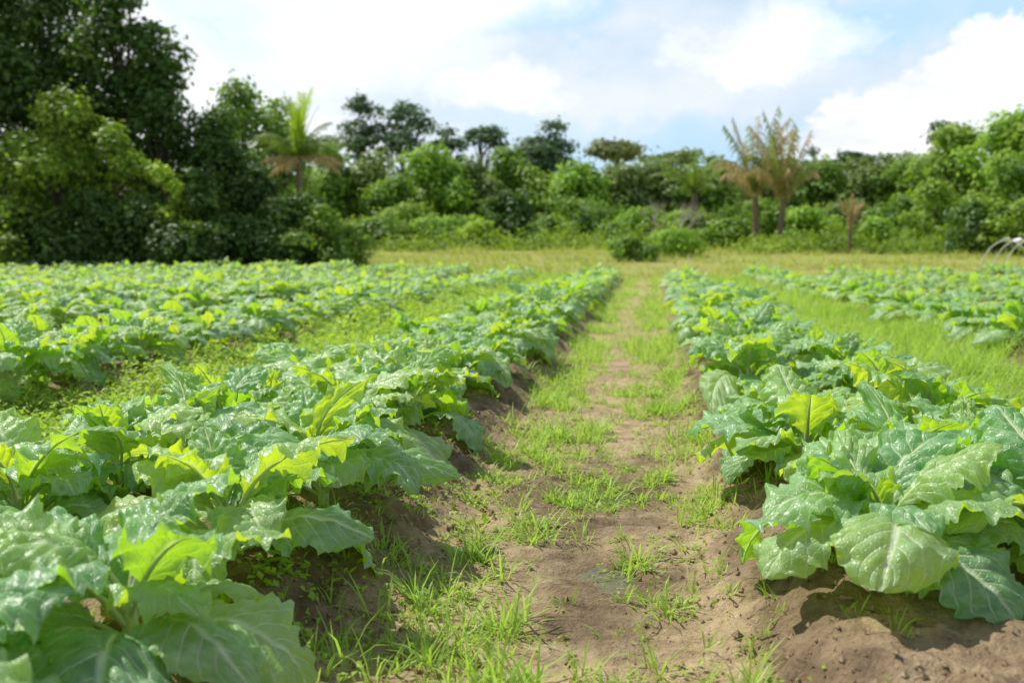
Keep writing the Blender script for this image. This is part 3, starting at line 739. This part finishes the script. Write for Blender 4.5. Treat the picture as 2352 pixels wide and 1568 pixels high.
# ------------------------------------------------------------------ twigs on the path
M_twig=bark_material('twig',(.16,.11,.07),(.36,.27,.18),60.)
for (x,y,a,l,lb) in [(.32,2.42,.4,.09,'short dry twig lying on soil in front of the right bed'),(-.18,2.38,1.2,.06,'tiny dry twig on the bare soil at the picture bottom'),(.62,2.3,2.2,.07,'small dry stick on the soil at the lower right')]:
    V,Q,A=tube([[-l/2,0,0],[0,.006,.006],[l/2,0,.003]],[.0035,.004,.002],6)
    o=link('twig',mesh_np('twig',V,[Q],None,M_twig,True),None,label=lb,category='twig'); o.location=(x,y,float(gz(x,y))+.006); o.rotation_euler=(0,0,a)
# ------------------------------------------------------------------ light
SAZ=math.radians(-60); SEL=math.radians(54)
from mathutils import Vector
sd=Vector((math.sin(SAZ)*math.cos(SEL),math.cos(SAZ)*math.cos(SEL),math.sin(SEL)))
li=bpy.data.lights.new('sun','SUN'); li.energy=5.0; li.angle=math.radians(.5); li.color=(1,.97,.88)
so=bpy.data.objects.new('sun',li); COL.objects.link(so); so.rotation_euler=(-sd).to_track_quat('-Z','Y').to_euler()
w=bpy.data.worlds.new('World'); S.world=w; w.use_nodes=True; nt=w.node_tree; nt.nodes.clear(); b=NB(nt); L=nt.links
sky=b.n('ShaderNodeTexSky'); sky.sky_type='NISHITA'; sky.sun_disc=False; sky.sun_elevation=SEL; sky.sun_rotation=SAZ%(2*PI)
tc=b.n('ShaderNodeTexCoord'); D_=tc.outputs['Generated']; sp=b.n('ShaderNodeSeparateXYZ'); L.new(D_,sp.inputs[0])
n1=b.noise(D_,5.,8.,.6)
mp_=b.n('ShaderNodeMapping'); mp_.inputs['Scale'].default_value=(1,1,2.2); mp_.inputs['Location'].default_value=(3.1,1.7,.4); L.new(D_,mp_.inputs[0])
n2=b.noise(mp_.outputs[0],3.6,9.,.6); n3=b.noise(mp_.outputs[0],11.,8.,.62)
az=b.m('ARCTAN2',sp.outputs[0],sp.outputs[1]); el=b.m('ARCSINE',sp.outputs[2])
azw=b.m('ADD',az,b.m('MULTIPLY',b.m('SUBTRACT',n3,.5),.20)); elw=b.m('ADD',el,b.m('MULTIPLY',b.m('SUBTRACT',n1,.5),.22))
def blob(px,py,rx,ry):
    A0=math.atan((px-1176)*K/FPX)-YAW; E0=math.atan((582-py)*K/FPX)*math.cos(A0+YAW); RX=rx*K/FPX; RY=ry*K/FPX
    dx=b.m('DIVIDE',b.m('SUBTRACT',azw,A0),RX); dy=b.m('DIVIDE',b.m('SUBTRACT',elw,E0),RY)
    d=b.m('ADD',b.m('MULTIPLY',dx,dx),b.m('MULTIPLY',dy,dy))
    return b.m('SUBTRACT',1.,d,clamp=False)
def union(bl, soft):
    cur=None
    for q in bl:
        o=blob(*q); cur=o if cur is None else b.m('MAXIMUM',cur,o)
    return b.mr(cur,-soft,soft)
white=union([(760,60,330,160),(600,330,280,150),(1050,-50,280,110),(1750,90,150,45),(1130,220,130,50),(300,300,300,260)],1.1)
cum=union([(2150,290,330,100),(2330,210,250,100),(2020,320,200,60),(1960,330,140,60)],.2)
blue=union([(470,70,140,90),(2330,40,190,90),(1560,340,380,80),(1350,380,140,60),(2000,60,220,50),(1250,60,160,40)],.9)
grey=b.mix(b.mr(n2,.35,.65),(.62,.79,.97),(.94,.99,1.04))
vm=b.n('ShaderNodeVectorMath',operation='SCALE'); L.new(sky.outputs[0],vm.inputs[0]); vm.inputs['Scale'].default_value=.10
c=b.mix(b.m('MULTIPLY',blue,.75),grey,(.50,.80,1.05))
c=b.mix(b.m('MULTIPLY',white,b.mr(n2,.3,.62,.6,1.)),c,(1.2,1.2,1.2))
c=b.mix(cum,c,b.mix(b.mr(n3,.35,.65),(.92,.96,1.02),(1.2,1.2,1.2)))
cover_=b.m('MULTIPLY',b.mr(el,.33,.85,.97,.26),b.mr(sp.outputs[1],-.35,.2,.6,1.))  # cloud cover; unseen part overhead and behind camera thinned to cut ambient fill
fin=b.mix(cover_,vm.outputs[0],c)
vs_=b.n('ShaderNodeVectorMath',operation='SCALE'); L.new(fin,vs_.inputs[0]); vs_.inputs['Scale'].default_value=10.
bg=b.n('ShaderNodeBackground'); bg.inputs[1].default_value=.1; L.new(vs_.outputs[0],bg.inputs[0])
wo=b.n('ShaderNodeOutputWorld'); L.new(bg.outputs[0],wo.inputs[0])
# ------------------------------------------------------------------ camera
cam=bpy.data.cameras.new('camera'); co=bpy.data.objects.new('camera',cam); COL.objects.link(co); S.camera=co
cam.lens=35; cam.sensor_width=36; cam.clip_end=3000; cam.clip_start=.05
co.location=(0,0,CAMH); co.rotation_euler=(PI/2-PITCH,0,YAW)
cam.dof.use_dof=True; cam.dof.focus_distance=3.3; cam.dof.aperture_fstop=2.8
S.view_settings.view_transform='Standard'; S.view_settings.look='None'; S.view_settings.exposure=0; S.view_settings.gamma=1
